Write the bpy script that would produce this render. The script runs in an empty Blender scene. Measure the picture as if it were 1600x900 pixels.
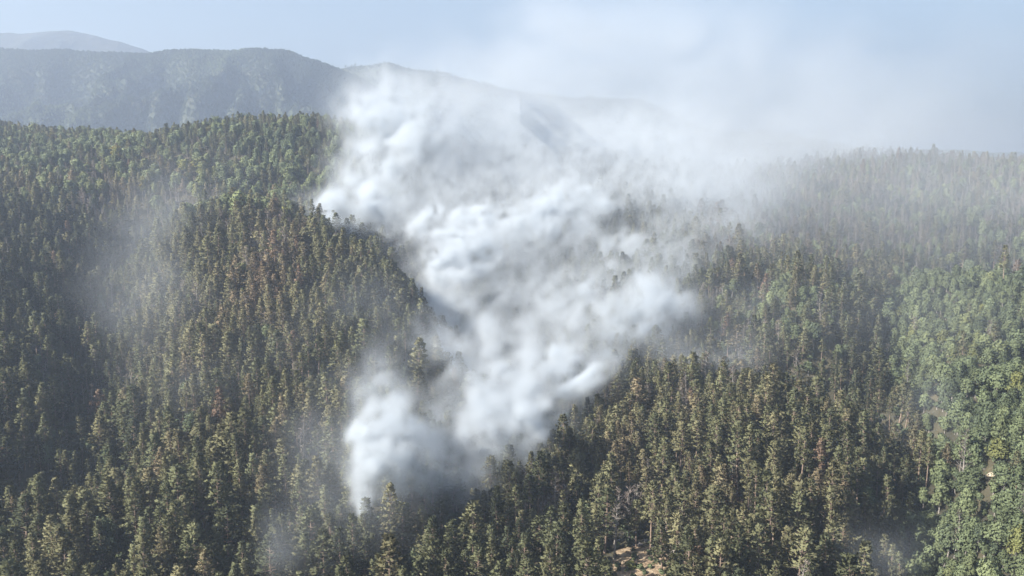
import bpy, math, random
import numpy as np
from mathutils import Matrix, Vector

# =====================================================================
# camera, light, exposure
# =====================================================================
SC = bpy.context.scene
COL = SC.collection
F = 1386.0                       # focal length in pixels of a 1600 px wide frame
HORIZON = 240.0                  # row of the eye level
TH = math.atan((450 - HORIZON) / F)
CT, ST = math.cos(TH), math.sin(TH)

cam_d = bpy.data.cameras.new('camera')
cam_d.sensor_width = 36.0
cam_d.lens = 36.0 * F / 1600.0
cam_d.clip_start = 1.0
cam_d.clip_end = 40000.0
cam = bpy.data.objects.new('camera', cam_d)
COL.objects.link(cam)
cam.location = (0, 0, 0)
cam.rotation_euler = (math.pi / 2 - TH, 0, 0)
SC.camera = cam

SUN_EL = math.radians(35)
SUN_AZ = math.radians(240)       # clockwise from +Y: from the left, a little behind the camera
sun_dir = Vector((math.sin(SUN_AZ) * math.cos(SUN_EL), math.cos(SUN_AZ) * math.cos(SUN_EL), math.sin(SUN_EL)))
sl = bpy.data.lights.new('sun', 'SUN')
sl.energy = 5.0
sl.angle = math.radians(0.5)
sl.color = (1.0, 0.93, 0.82)
sun = bpy.data.objects.new('sun', sl)
COL.objects.link(sun)
sun.rotation_euler = sun_dir.to_track_quat('Z', 'Y').to_euler()

W = bpy.data.worlds.new('World')
SC.world = W
W.use_nodes = True
nt = W.node_tree
nt.nodes.clear()
sky = nt.nodes.new('ShaderNodeTexSky')
sky.sky_type = 'NISHITA'
sky.sun_disc = False
sky.sun_elevation = SUN_EL
sky.sun_rotation = SUN_AZ
sky.air_density = 1.0
sky.dust_density = 2.0
sky.ozone_density = 1.0
bg = nt.nodes.new('ShaderNodeBackground')
bg.inputs['Strength'].default_value = 0.05
wo = nt.nodes.new('ShaderNodeOutputWorld')
nt.links.new(sky.outputs[0], bg.inputs[0])
nt.links.new(bg.outputs[0], wo.inputs[0])

SC.view_settings.view_transform = 'Standard'
SC.view_settings.look = 'None'
SC.view_settings.gamma = 1.0
SC.view_settings.use_curve_mapping = False
SC.view_settings.exposure = 1.95

cy = SC.cycles
cy.max_bounces = 6
cy.diffuse_bounces = 2
cy.glossy_bounces = 1
cy.transmission_bounces = 2
cy.transparent_max_bounces = 8
cy.volume_bounces = 4
cy.volume_step_rate = 1.5
cy.volume_max_steps = 512
cy.use_adaptive_sampling = True
cy.adaptive_threshold = 0.02
cy.use_denoising = True
try:
    cy.denoiser = 'OPENIMAGEDENOISE'
except Exception:
    pass

HAZE_DENSITY = 0.00024

# =====================================================================
# helpers
# =====================================================================
RNG = np.random.RandomState(7)
_T2 = np.random.RandomState(3).rand(256, 256).astype(np.float32)
_T3 = np.random.RandomState(5).rand(64, 64, 64).astype(np.float32)


def vnoise2(x, y):
    x = np.asarray(x, dtype=np.float64); y = np.asarray(y, dtype=np.float64)
    xi = np.floor(x).astype(int); yi = np.floor(y).astype(int)
    u = x - xi; v = y - yi
    u = u * u * (3 - 2 * u); v = v * v * (3 - 2 * v)
    a = _T2[xi & 255, yi & 255]; b = _T2[(xi + 1) & 255, yi & 255]
    c = _T2[xi & 255, (yi + 1) & 255]; d = _T2[(xi + 1) & 255, (yi + 1) & 255]
    return (a * (1 - u) + b * u) * (1 - v) + (c * (1 - u) + d * u) * v - 0.5


def fbm2(x, y, octaves=4):
    s = 0; a = 1.0
    for k in range(octaves):
        s = s + a * vnoise2(x * 2 ** k + 17.3 * k, y * 2 ** k + 9.1 * k)
        a *= 0.5
    return s


def vnoise3(x, y, z):
    xi = np.floor(x).astype(np.int32); yi = np.floor(y).astype(np.int32); zi = np.floor(z).astype(np.int32)
    u = (x - xi).astype(np.float32); v = (y - yi).astype(np.float32); w = (z - zi).astype(np.float32)
    u = u * u * (3 - 2 * u); v = v * v * (3 - 2 * v); w = w * w * (3 - 2 * w)
    x0 = xi & 63; x1 = (xi + 1) & 63; y0 = yi & 63; y1 = (yi + 1) & 63; z0 = zi & 63; z1 = (zi + 1) & 63
    c00 = _T3[x0, y0, z0] * (1 - u) + _T3[x1, y0, z0] * u
    c10 = _T3[x0, y1, z0] * (1 - u) + _T3[x1, y1, z0] * u
    c01 = _T3[x0, y0, z1] * (1 - u) + _T3[x1, y0, z1] * u
    c11 = _T3[x0, y1, z1] * (1 - u) + _T3[x1, y1, z1] * u
    return (c00 * (1 - v) + c10 * v) * (1 - w) + (c01 * (1 - v) + c11 * v) * w - 0.5


def P(px, py, Y):
    """world point seen at a pixel of the 1600x900 frame, at distance Y ahead"""
    u = (px - 800) / F; v = (450 - py) / F
    s = Y / (CT + v * ST)
    return (u * s, Y, s * (-ST + v * CT))


def project(x, y, z):
    d = y * CT - z * ST
    d = np.maximum(d, 1.0)
    return 800 + F * x / d, 450 - F * (y * ST + z * CT) / d, d


def tag(o, label=None, cat=None, group=None, kind=None):
    if label: o['label'] = label
    if cat: o['category'] = cat
    if group: o['group'] = group
    if kind: o['kind'] = kind
    return o


def mesh_from(name, verts, faces, mats=(), fmat=None, smooth=False):
    me = bpy.data.meshes.new(name)
    me.from_pydata([tuple(v) for v in verts], [], faces)
    for m in mats: me.materials.append(m)
    if fmat is not None:
        me.polygons.foreach_set('material_index', np.asarray(fmat, dtype=np.int32))
    if smooth:
        me.polygons.foreach_set('use_smooth', np.ones(len(me.polygons), dtype=bool))
    me.update()
    return me


def link(name, data, parent=None, loc=None):
    o = bpy.data.objects.new(name, data)
    COL.objects.link(o)
    if loc is not None: o.location = loc
    if parent is not None: o.parent = parent
    return o


# =====================================================================
# materials
# =====================================================================
def new_mat(name):
    m = bpy.data.materials.new(name)
    m.use_nodes = True
    n = m.node_tree
    n.nodes.clear()
    out = n.nodes.new('ShaderNodeOutputMaterial')
    return m, n, out


def ramp_node(n, stops):
    r = n.nodes.new('ShaderNodeValToRGB')
    e = r.color_ramp.elements
    while len(e) > 1: e.remove(e[-1])
    e[0].position = stops[0][0]; e[0].color = (*stops[0][1], 1)
    for p, c in stops[1:]:
        k = e.new(p); k.color = (*c, 1)
    return r


def foliage_mat(name, stops, scale=0.35, trans=0.3, vary=0.35):
    """leaf colour by the tree's own tint plus a clump-sized variation inside the crown"""
    m, n, out = new_mat(name)
    L = n.links.new
    at = n.nodes.new('ShaderNodeAttribute'); at.attribute_type = 'INSTANCER'; at.attribute_name = 'tint'
    geo = n.nodes.new('ShaderNodeTexCoord')
    no = n.nodes.new('ShaderNodeTexNoise'); no.inputs['Scale'].default_value = scale; no.inputs['Detail'].default_value = 2
    L(geo.outputs['Object'], no.inputs['Vector'])
    mr = n.nodes.new('ShaderNodeMath'); mr.operation = 'MULTIPLY_ADD'
    L(no.outputs[0], mr.inputs[0]); mr.inputs[1].default_value = vary
    sub = n.nodes.new('ShaderNodeMath'); sub.operation = 'SUBTRACT'
    L(at.outputs['Fac'], sub.inputs[0]); sub.inputs[1].default_value = vary * 0.5
    L(sub.outputs[0], mr.inputs[2])
    rp = ramp_node(n, stops)
    L(mr.outputs[0], rp.inputs[0])
    # brightness differs a little from tree to tree
    oi = n.nodes.new('ShaderNodeObjectInfo')
    mm = n.nodes.new('ShaderNodeMapRange'); mm.inputs[3].default_value = 0.72; mm.inputs[4].default_value = 1.3
    L(oi.outputs['Random'], mm.inputs[0])
    mx = n.nodes.new('ShaderNodeMix'); mx.data_type = 'RGBA'; mx.blend_type = 'MULTIPLY'
    mx.inputs[0].default_value = 1.0
    L(rp.outputs[0], mx.inputs[6]); L(mm.outputs[0], mx.inputs[7])
    df = n.nodes.new('ShaderNodeBsdfDiffuse'); tr = n.nodes.new('ShaderNodeBsdfTranslucent')
    L(mx.outputs[2], df.inputs[0]); L(mx.outputs[2], tr.inputs[0])
    ms = n.nodes.new('ShaderNodeMixShader'); ms.inputs[0].default_value = trans
    L(df.outputs[0], ms.inputs[1]); L(tr.outputs[0], ms.inputs[2])
    L(ms.outputs[0], out.inputs[0])
    return m


def noise_mat(name, stops, scale, detail=5, rough=0.95, bump=0.0, coord='Object', bump_scale=None, bump_dist=1.0):
    m, n, out = new_mat(name)
    L = n.links.new
    tc = n.nodes.new('ShaderNodeTexCoord')
    no = n.nodes.new('ShaderNodeTexNoise'); no.inputs['Scale'].default_value = scale; no.inputs['Detail'].default_value = detail
    no.inputs['Roughness'].default_value = 0.6
    L(tc.outputs[coord], no.inputs['Vector'])
    rp = ramp_node(n, stops)
    L(no.outputs[0], rp.inputs[0])
    b = n.nodes.new('ShaderNodeBsdfPrincipled')
    b.inputs['Roughness'].default_value = rough
    b.inputs['Specular IOR Level'].default_value = 0.15
    L(rp.outputs[0], b.inputs['Base Color'])
    if bump:
        nb = n.nodes.new('ShaderNodeTexNoise'); nb.inputs['Scale'].default_value = bump_scale or scale * 4
        nb.inputs['Detail'].default_value = 4
        L(tc.outputs[coord], nb.inputs['Vector'])
        bp = n.nodes.new('ShaderNodeBump'); bp.inputs['Strength'].default_value = bump
        bp.inputs['Distance'].default_value = bump_dist
        L(nb.outputs[0], bp.inputs['Height']); L(bp.outputs[0], b.inputs['Normal'])
    L(b.outputs[0], out.inputs[0])
    return m


M_pine = foliage_mat('pine_needles', [(0.0, (0.050, 0.058, 0.038)), (0.3, (0.098, 0.106, 0.060)),
                                      (0.62, (0.140, 0.134, 0.078)), (0.84, (0.158, 0.128, 0.086)), (1.0, (0.165, 0.114, 0.088))], 0.3, 0.22, 0.25)
M_leaf = foliage_mat('broad_leaves', [(0.0, (0.055, 0.070, 0.048)), (0.35, (0.106, 0.130, 0.073)),
                                      (0.7, (0.148, 0.172, 0.091)), (0.9, (0.150, 0.155, 0.055)), (1.0, (0.24, 0.12, 0.045))], 0.3, 0.2, 0.3)
M_twig = foliage_mat('bare_twigs', [(0.0, (0.10, 0.095, 0.085)), (1.0, (0.17, 0.135, 0.12))], 0.4, 0.1, 0.3)
M_bark = noise_mat('pine_bark', [(0.3, (0.10, 0.072, 0.055)), (0.7, (0.26, 0.20, 0.16))], 1.2)
M_grey_bark = noise_mat('grey_bark', [(0.3, (0.13, 0.12, 0.11)), (0.7, (0.27, 0.25, 0.23))], 1.5)
M_floor = noise_mat('forest_floor', [(0.35, (0.035, 0.034, 0.024)), (0.55, (0.060, 0.055, 0.036)), (0.72, (0.085, 0.075, 0.045))], 0.06, 6, bump=0.6, bump_scale=0.5)
M_hill = noise_mat('hill_woodland', [(0.33, (0.030, 0.040, 0.026)), (0.48, (0.045, 0.054, 0.034)), (0.60, (0.055, 0.060, 0.04)), (0.74, (0.085, 0.078, 0.056))],
                   0.006, 8, bump=1.0, bump_scale=0.03, bump_dist=25)
M_far = noise_mat('mountain_slope', [(0.35, (0.022, 0.027, 0.026)), (0.58, (0.036, 0.040, 0.036)), (0.70, (0.055, 0.056, 0.050)), (0.76, (0.30, 0.29, 0.27))],
                  0.0035, 8, bump=1.0, bump_scale=0.012, bump_dist=40)
M_soil = noise_mat('bare_tan_earth', [(0.3, (0.12, 0.088, 0.058)), (0.5, (0.22, 0.165, 0.11)), (0.7, (0.34, 0.28, 0.20))], 0.35, 6, bump=0.8, bump_scale=1.2)
M_rock = noise_mat('pale_rock', [(0.3, (0.20, 0.18, 0.17)), (0.6, (0.38, 0.35, 0.33)), (0.8, (0.5, 0.47, 0.44))], 0.7, 6, bump=0.7, bump_scale=2.5)
M_beige = noise_mat('beige_rock', [(0.3, (0.34, 0.28, 0.20)), (0.7, (0.52, 0.45, 0.34))], 0.9, 5, bump=0.6, bump_scale=2.0)
M_tile = noise_mat('red_roof', [(0.3, (0.28, 0.13, 0.09)), (0.7, (0.36, 0.18, 0.12))], 0.5, 5)
M_white = noise_mat('white_plaster', [(0.3, (0.62, 0.61, 0.58)), (0.7, (0.75, 0.74, 0.71))], 0.3, 4)
M_dark = noise_mat('dark_opening', [(0.3, (0.02, 0.02, 0.02)), (0.7, (0.035, 0.033, 0.03))], 1.0, 3)

# =====================================================================
# terrain
# =====================================================================
# (column, row of the tree canopy, distance ahead, canopy height over the ground)
CTRL = []


def c(px, py, Y, h=13): CTRL.append((px, py, Y, h))


# near strip along and below the lower edge
for px_ in (-400, 0, 400, 800, 1200, 1600, 2000): c(px_, 1150, 175)
for px_, y_ in ((-400, 255), (0, 250), (200, 252), (400, 255), (600, 258), (800, 256), (1000, 250), (1200, 250), (1400, 262), (1600, 250), (2000, 255)): c(px_, 900, y_)
# left hillside
c(0, 800, 295); c(0, 700, 350); c(20, 600, 405); c(20, 500, 475); c(20, 400, 570); c(10, 320, 690); c(-400, 600, 400); c(-400, 400, 560); c(-400, 280, 760)
# hollow left of the spur
c(150, 600, 452); c(170, 500, 565); c(175, 420, 670); c(215, 350, 760); c(120, 740, 345)
# upper left ridge
c(60, 250, 860); c(200, 255, 850); c(340, 270, 840); c(430, 315, 800); c(440, 250, 860); c(280, 225, 885)
c(-400, 185, 1050, 25); c(0, 183, 1080, 25); c(110, 190, 1060, 25); c(215, 197, 980, 25); c(260, 186, 930, 25); c(340, 183, 915, 25); c(440, 181, 905, 25); c(520, 184, 900, 25)
# spur crest and its near face
c(300, 335, 660); c(400, 335, 640, 14); c(480, 350, 622, 19); c(540, 380, 602, 19); c(600, 410, 580, 19); c(655, 468, 540, 19); c(674, 575, 455, 15); c(694, 680, 382, 14)
c(330, 420, 545); c(420, 450, 515); c(520, 480, 490); c(600, 540, 455); c(320, 520, 452); c(430, 560, 425); c(560, 620, 400)
c(300, 640, 385); c(450, 690, 350); c(600, 720, 340); c(300, 780, 300); c(480, 800, 300); c(640, 800, 305)
# hollow behind the spur, where the fire burns
c(470, 330, 740); c(560, 365, 735); c(650, 440, 690); c(700, 520, 640); c(735, 600, 540); c(760, 690, 425); c(745, 760, 350); c(800, 660, 455); c(860, 560, 560)
c(560, 300, 830); c(640, 330, 820); c(760, 400, 740); c(860, 450, 680); c(900, 360, 760); c(780, 310, 850); c(650, 250, 900); c(850, 250, 910)
c(600, 205, 930, 25); c(700, 212, 950, 25); c(850, 220, 970, 25); c(1000, 232, 980, 25)
# right spur of pines
c(850, 718, 385); c(890, 690, 412); c(965, 632, 450); c(1040, 580, 485); c(900, 780, 325); c(1000, 720, 355); c(1000, 820, 292); c(1100, 660, 385); c(1150, 740, 330)
c(1200, 640, 395); c(1300, 680, 360); c(1360, 720, 330); c(1300, 800, 290); c(1400, 800, 282); c(1390, 640, 395)
# dark hollow behind it
c(1120, 545, 535); c(1220, 590, 480); c(1320, 610, 470); c(1420, 655, 425); c(1440, 740, 352); c(1425, 830, 305)
# middle right slope with a second spur
c(1000, 480, 590); c(1080, 440, 620); c(1150, 470, 590); c(1180, 400, 650); c(1255, 430, 575, 5); c(1265, 520, 505, 6); c(1305, 490, 525, 5); c(1330, 560, 468); c(1200, 330, 760)
c(1385, 570, 500); c(1390, 500, 560); c(1360, 440, 625)
# broadleaf slope at the right
c(1430, 450, 600, 9); c(1520, 428, 590, 9); c(1600, 438, 575, 9); c(1500, 520, 500, 8); c(1600, 520, 480, 8); c(1480, 600, 435, 8); c(1600, 620, 405, 8)
c(1520, 700, 352, 7); c(1600, 740, 325, 7); c(1500, 800, 300, 7); c(1600, 830, 282, 7); c(2000, 600, 400, 8); c(2000, 430, 570)
# upper right hillside
c(1450, 408, 700, 24); c(1560, 412, 690, 24); c(1350, 370, 740); c(1500, 350, 770); c(1600, 350, 765); c(1250, 290, 850); c(1400, 290, 870); c(1550, 290, 870)
c(1100, 300, 830); c(1050, 370, 730); c(1320, 240, 985, 15); c(1400, 236, 1000, 15); c(1500, 240, 985, 15); c(1600, 241, 975, 15); c(1150, 245, 985, 25); c(2000, 240, 980); c(2000, 320, 800)

cp = []
for px_, py_, y_, h_ in CTRL:
    x, y, z = P(px_, py_, y_)
    cp.append((x, y, z - h_))
# behind the ridges, and the further hill at the right
for x in (-1600, -1000, -500, 0, 500, 1000, 1600):
    cp.append((x, 1300, -75)); cp.append((x, 2100, -170)); cp.append((x, 2600, -185))
for px_, py_, y_ in ((1130, 222, 1560), (1190, 212, 1580), (1240, 216, 1580), (1300, 233, 1560)):
    x, y, z = P(px_, py_, y_); cp.append((x, y, z - 4))
for x in (-900, -400, 0, 400, 900):
    cp.append((x, -100, -150))
cp = np.array(cp)
S_ = 500.0


def tps(r2):
    return np.where(r2 > 1e-12, 0.5 * r2 * np.log(np.maximum(r2, 1e-12)), 0)


def fit_rbf(pts, lam=2e-4):
    n = len(pts); A = np.zeros((n + 3, n + 3))
    d = (pts[:, None, :2] - pts[None, :, :2]) / S_
    A[:n, :n] = tps((d ** 2).sum(-1)) + lam * np.eye(n)
    Q = np.c_[np.ones(n), pts[:, :2] / S_]
    A[:n, n:] = Q; A[n:, :n] = Q.T
    return np.linalg.solve(A, np.r_[pts[:, 2], 0, 0, 0])


RB = fit_rbf(cp)

# narrow hollows cut between the spurs: (points as column, row, distance), width and depth in metres
RAVINES = [([(1290, 585, 485), (1345, 610, 462), (1400, 650, 428), (1440, 720, 365), (1432, 800, 315), (1405, 900, 268)], 22, 19),
           ([(1375, 450, 640), (1388, 520, 555), (1350, 580, 492)], 16, 11),
           ([(215, 350, 760), (175, 420, 665), (170, 500, 560), (150, 600, 455), (120, 740, 345)], 22, 13),
           ([(1090, 540, 530), (1160, 565, 505), (1225, 590, 482)], 20, 5),
           ([(760, 690, 425), (735, 760, 352), (690, 830, 300)], 13, 12),
           ([(400, 840, 282), (430, 740, 322), (470, 700, 345)], 12, 9)]
RAV = [(np.array([P(*q)[:2] for q in pl_]), w_, d_) for pl_, w_, d_ in RAVINES]


def carve(x, y):
    out = np.zeros(len(x))
    for pts, w_, dp in RAV:
        best = np.full(len(x), 1e9)
        for a, b in zip(pts[:-1], pts[1:]):
            ab = b - a
            t = np.clip(((x - a[0]) * ab[0] + (y - a[1]) * ab[1]) / (ab @ ab), 0, 1)
            best = np.minimum(best, (x - a[0] - t * ab[0]) ** 2 + (y - a[1] - t * ab[1]) ** 2)
        out = np.maximum(out, dp * np.exp(-best / w_ ** 2))
    return out


def sstep(a, b, x):
    t = np.clip((x - a) / (b - a), 0, 1)
    return t * t * (3 - 2 * t)


def height(x, y):
    x = np.asarray(x, dtype=float); y = np.asarray(y, dtype=float)
    shp = np.broadcast(x, y).shape
    xf = np.broadcast_to(x, shp).ravel(); yf = np.broadcast_to(y, shp).ravel()
    z = np.empty(len(xf)); n = len(cp)
    for i in range(0, len(xf), 20000):
        a = xf[i:i + 20000]; b = yf[i:i + 20000]
        ac = np.clip(a, -1700, 1700); bc = np.clip(b, -200, 2700)
        r2 = ((ac[:, None] - cp[None, :, 0]) ** 2 + (bc[:, None] - cp[None, :, 1]) ** 2) / S_ ** 2
        z[i:i + 20000] = tps(r2) @ RB[:n] + RB[n] + RB[n + 1] * ac / S_ + RB[n + 2] * bc / S_
    z = z + 6.0 * fbm2(xf / 90.0, yf / 90.0, 4) - carve(xf, yf)
    # out to a low rolling plain
    m = np.maximum(sstep(1000, 2000, np.abs(xf)), np.maximum(sstep(1900, 2700, yf), sstep(-50, -500, yf)))
    plain = -190 + 18 * fbm2(xf / 700, yf / 700, 3)
    z = np.clip(z, -230, 80)
    z = z * (1 - m) + plain * m
    return z.reshape(shp)


def spaced(lo, a, b, hi, fine):
    mid = list(np.arange(a, b + 0.1, fine))
    out = []; p = b; s = fine
    while p < hi: s *= 1.25; p += s; out.append(min(p, hi))
    pre = []; p = a; s = fine
    while p > lo: s *= 1.25; p -= s; pre.append(max(p, lo))
    return np.array(pre[::-1] + mid + out)


xs = spaced(-4900, -760, 760, 4900, 7.0)
ys = spaced(-1300, 130, 1240, 7200, 7.0)
GX, GY = np.meshgrid(xs, ys)
GZ = height(GX, GY)
nx, ny = len(xs), len(ys)
verts = np.c_[GX.ravel(), GY.ravel(), GZ.ravel()]
ii = (np.arange(ny - 1)[:, None] * nx + np.arange(nx - 1)[None, :]).ravel()
faces = np.c_[ii, ii + 1, ii + nx + 1, ii + nx].tolist()
terrain = link('terrain', mesh_from('terrain', verts, faces, [M_floor], smooth=True))
tag(terrain, 'dark wooded hillside ground with spurs and hollows under the forest', kind='structure')
Z_LOW = float(GZ.min())

# =====================================================================
# far ranges
# =====================================================================


def mountain(name, label, prof, D, foot, depth, mat, spur, seed, nu=170, nv=44, top_off=0.0):
    pts = np.array(prof, dtype=float)
    px_ = np.linspace(pts[0, 0], pts[-1, 0], nu)
    py_ = np.interp(px_, pts[:, 0], pts[:, 1])
    k = np.array([0.25, 0.5, 0.25])
    for _ in range(2): py_ = np.convolve(np.r_[py_[0], py_, py_[-1]], k, 'valid')
    py_ = py_ + 7 * fbm2(px_ / 55.0 + seed, px_ * 0 + seed, 4)
    t = np.linspace(-1, 0.8, nv)
    vs = []
    for j, tt in enumerate(t):
        for i in range(nu):
            x, y, z = P(px_[i], py_[i], D)
            vs.append((x * (1 + 0.0 * tt), y + tt * depth, z - top_off))
    V = np.array(vs).reshape(nv, nu, 3)
    X = V[..., 0]; Yy = V[..., 1]; C_ = V[..., 2]
    T = np.abs(t)[:, None] * np.ones((1, nu))
    w = sstep(0, 0.35, T) * (1 - 0.6 * T)
    rid = 1 - 2 * np.abs(fbm2(X / spur + seed, Yy / (spur * 1.9) + seed * 1.7, 4))
    prof_z = 1 - T ** 1.25
    Z = foot + (C_ - foot) * np.clip(prof_z, 0, 1) + w * (C_ - foot) * 1.0 * np.minimum(0, rid - 0.98)
    Z = np.maximum(Z, foot)
    V[..., 2] = Z
    i0 = (np.arange(nv - 1)[:, None] * nu + np.arange(nu - 1)[None, :]).ravel()
    fc = np.c_[i0, i0 + 1, i0 + nu + 1, i0 + nu].tolist()
    o = link(name, mesh_from(name, V.reshape(-1, 3), fc, [mat], smooth=True))
    tag(o, label, kind='structure')
    return o, V


hill_o, HV = mountain('hills', 'blue wooded hills with rounded tops behind the left ridge',
                      [(-420, 100), (-200, 88), (0, 73), (60, 76), (130, 81), (230, 84), (270, 77), (310, 74), (360, 78), (400, 76), (445, 79), (475, 88), (510, 97), (545, 110), (600, 140), (660, 200), (700, 240)],
                      3300, -200, 1300, M_hill, 280.0, 3.1, 220, 90, top_off=10)
mountain('far_mountain', 'pale blue mountain farthest away at the left',
         [(-500, 80), (-200, 62), (0, 51), (60, 47), (110, 49), (150, 56), (190, 65), (230, 80), (300, 104), (420, 150), (600, 220)],
         5000, -200, 1400, M_far, 700.0, 8.3)
ridge_o, RV = mountain('mountain_ridge', 'hazy blue mountain ridge sloping down behind the smoke',
         [(330, 160), (430, 126), (540, 105), (570, 103), (605, 98), (640, 109), (720, 118), (800, 141), (870, 149), (940, 152), (1000, 156), (1040, 174), (1080, 192), (1150, 208), (1300, 224), (1450, 234), (1600, 238), (1900, 240)],
         3700, -200, 1200, M_hill, 360.0, 5.7)

# =====================================================================
# tree prototypes
# =====================================================================


def tube(V, Fc, pts, radii, n=5):
    b = len(V)
    for k, (p, r) in enumerate(zip(pts, radii)):
        p = Vector(p)
        d = (Vector(pts[min(k + 1, len(pts) - 1)]) - Vector(pts[max(k - 1, 0)])).normalized()
        a = d.orthogonal().normalized(); q = d.cross(a)
        for i in range(n):
            t = 2 * math.pi * i / n
            V.append(p + a * (r * math.cos(t)) + q * (r * math.sin(t)))
    for k in range(len(pts) - 1):
        for i in range(n):
            j = (i + 1) % n
            Fc.append((b + k * n + i, b + k * n + j, b + (k + 1) * n + j, b + (k + 1) * n + i))


def kite(V, Fc, p, d, ln, w, rnd):
    d = d.normalized()
    s = d.cross(Vector((rnd.uniform(-1, 1), rnd.uniform(-1, 1), rnd.uniform(-1, 1))))
    if s.length < 1e-3: s = d.orthogonal()
    s.normalize()
    b = len(V)
    m = p + d * (ln * 0.5)
    V.extend([p, m + s * (w * 0.5), p + d * ln, m - s * (w * 0.5)])
    Fc.append((b, b + 1, b + 2, b + 3))


def leaf(V, Fc, p, nrm, sz, rnd):
    nrm = nrm.normalized()
    a = nrm.orthogonal().normalized(); a.rotate(Matrix.Rotation(rnd.uniform(0, 6.28), 3, nrm))
    q = nrm.cross(a)
    b = len(V); e = sz * rnd.uniform(0.5, 0.9)
    V.extend([p - a * sz, p - q * e, p + a * sz, p + q * e])
    Fc.append((b, b + 1, b + 2, b + 3))


def pine(seed, H, base, rmax, ragged):
    rnd = random.Random(seed)
    TV, TF, CV, CF = [], [], [], []
    bx, by = rnd.uniform(-.5, .5), rnd.uniform(-.5, .5)

    def axis(t): return Vector((bx * math.sin(t * 2.2), by * math.sin(t * 2.6), H * t))
    tube(TV, TF, [axis(t) for t in (0, .25, .5, .75, .97)], [0.30, .25, .19, .11, .03], 5)
    z = base * H; lv = 0
    while z < H * 0.985:
        t = z / H; u = (t - base) / (1 - base)
        R = rmax * (max(0.0, 1 - u) ** 0.95) * (0.65 + 0.35 * min(1, u / 0.12)) * 1.2 + 0.12
        R *= rnd.uniform(0.82, 1.12)
        nb = rnd.choice((4, 5, 5, 6)) if u < 0.85 else 4
        a0 = rnd.uniform(0, 6.28)
        for k in range(nb):
            if rnd.random() < ragged: continue
            a = a0 + 6.28 * k / nb + rnd.uniform(-.3, .3)
            L = R * rnd.uniform(0.75, 1.15)
            up = 0.10 + 0.55 * u + rnd.uniform(-.12, .12)
            out = Vector((math.cos(a), math.sin(a), 0))
            p0 = axis(t); p1 = p0 + out * L + Vector((0, 0, L * up))
            if u < 0.75: tube(TV, TF, [p0, p0.lerp(p1, .9)], [0.07, 0.02], 3)
            ns = max(2, int(L / 0.62))
            for s in range(ns):
                f = 0.28 + 0.72 * (s + rnd.random()) / ns
                p = p0.lerp(p1, f) + Vector((rnd.uniform(-.22, .22), rnd.uniform(-.22, .22), rnd.uniform(-.1, .15)))
                side = out.cross(Vector((0, 0, 1)))
                for q in range(6):
                    d = out * rnd.uniform(.1, 1) + side * rnd.uniform(-1, 1) + Vector((0, 0, rnd.uniform(-.1, .75)))
                    kite(CV, CF, p, d, rnd.uniform(.6, 1.15), rnd.uniform(.32, .55), rnd)
        z += rnd.uniform(0.75, 1.05) * (1 - 0.35 * u); lv += 1
    for q in range(6): kite(CV, CF, axis(0.96), Vector((rnd.uniform(-.5, .5), rnd.uniform(-.5, .5), 1)), 0.9, .35, rnd)
    return TV, TF, CV, CF


def broadleaf(seed, H, rmax, nlobe, per):
    rnd = random.Random(seed)
    TV, TF, CV, CF = [], [], [], []
    fork = Vector((rnd.uniform(-.3, .3), rnd.uniform(-.3, .3), H * 0.34))
    tube(TV, TF, [(0, 0, -0.3), fork * 0.55, fork], [.26, .21, .16], 5)
    for k in range(nlobe):
        a = 6.28 * k / nlobe * 1.618 * 2 + rnd.uniform(-.4, .4)
        f = (k + 0.5) / nlobe
        rr = rmax * math.sqrt(max(0.0, 1 - (2 * f - 0.75) ** 2 * 0.55)) * rnd.uniform(.35, .75) * (1 - 0.55 * f)
        cz = H * (0.40 + 0.47 * f)
        cc = Vector((math.cos(a) * rr, math.sin(a) * rr, cz + rnd.uniform(-.4, .4)))
        r = rmax * rnd.uniform(.34, .55)
        tube(TV, TF, [fork, fork.lerp(cc, .5) + Vector((0, 0, -.2)), cc], [.11, .07, .03], 3)
        sq = rnd.uniform(.7, .95)
        for s in range(per):
            n = Vector((rnd.gauss(0, 1), rnd.gauss(0, 1), rnd.gauss(.25, 1)))
            if n.length < .1: continue
            n.normalize()
            rad = r * (rnd.random() ** 0.3) * (1 + 0.22 * math.sin(5 * n.x + k) * math.cos(4 * n.y + 2 * k))
            p = cc + Vector((n.x * rad, n.y * rad, n.z * rad * sq))
            nn = n + Vector((rnd.gauss(0, .6), rnd.gauss(0, .6), rnd.gauss(.3, .6)))
            if nn.length < .1: nn = n
            leaf(CV, CF, p, nn, rnd.uniform(.26, .46), rnd)
    return TV, TF, CV, CF


def baretree(seed, H, rmax):
    rnd = random.Random(seed)
    TV, TF, CV, CF = [], [], [], []
    bx, by = rnd.uniform(-.6, .6), rnd.uniform(-.6, .6)

    def axis(t): return Vector((bx * math.sin(t * 2.2), by * math.sin(t * 2.6), H * t))
    tube(TV, TF, [axis(t) for t in (0, .3, .6, .97)], [0.24, .2, .13, .03], 5)
    n = 34
    for k in range(n):
        t = 0.3 + 0.66 * (k + rnd.random()) / n
        u = (t - .3) / .7
        a = rnd.uniform(0, 6.28); L = rmax * (1 - u) ** .6 * rnd.uniform(.5, 1.15) + .3
        d = Vector((math.cos(a), math.sin(a), rnd.uniform(.3, 1.1)))
        p0 = axis(t); p1 = p0 + d.normalized() * L
        tube(TV, TF, [p0, p1], [.07, .02], 3)
        for q in range(10):
            p = p0.lerp(p1, rnd.uniform(.3, 1))
            dd = d + Vector((rnd.uniform(-1, 1), rnd.uniform(-1, 1), rnd.uniform(-.3, .9)))
            kite(CV, CF, p, dd, rnd.uniform(.6, 1.3), rnd.uniform(.08, .2), rnd)
    return TV, TF, CV, CF


PROTO = {}


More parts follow.
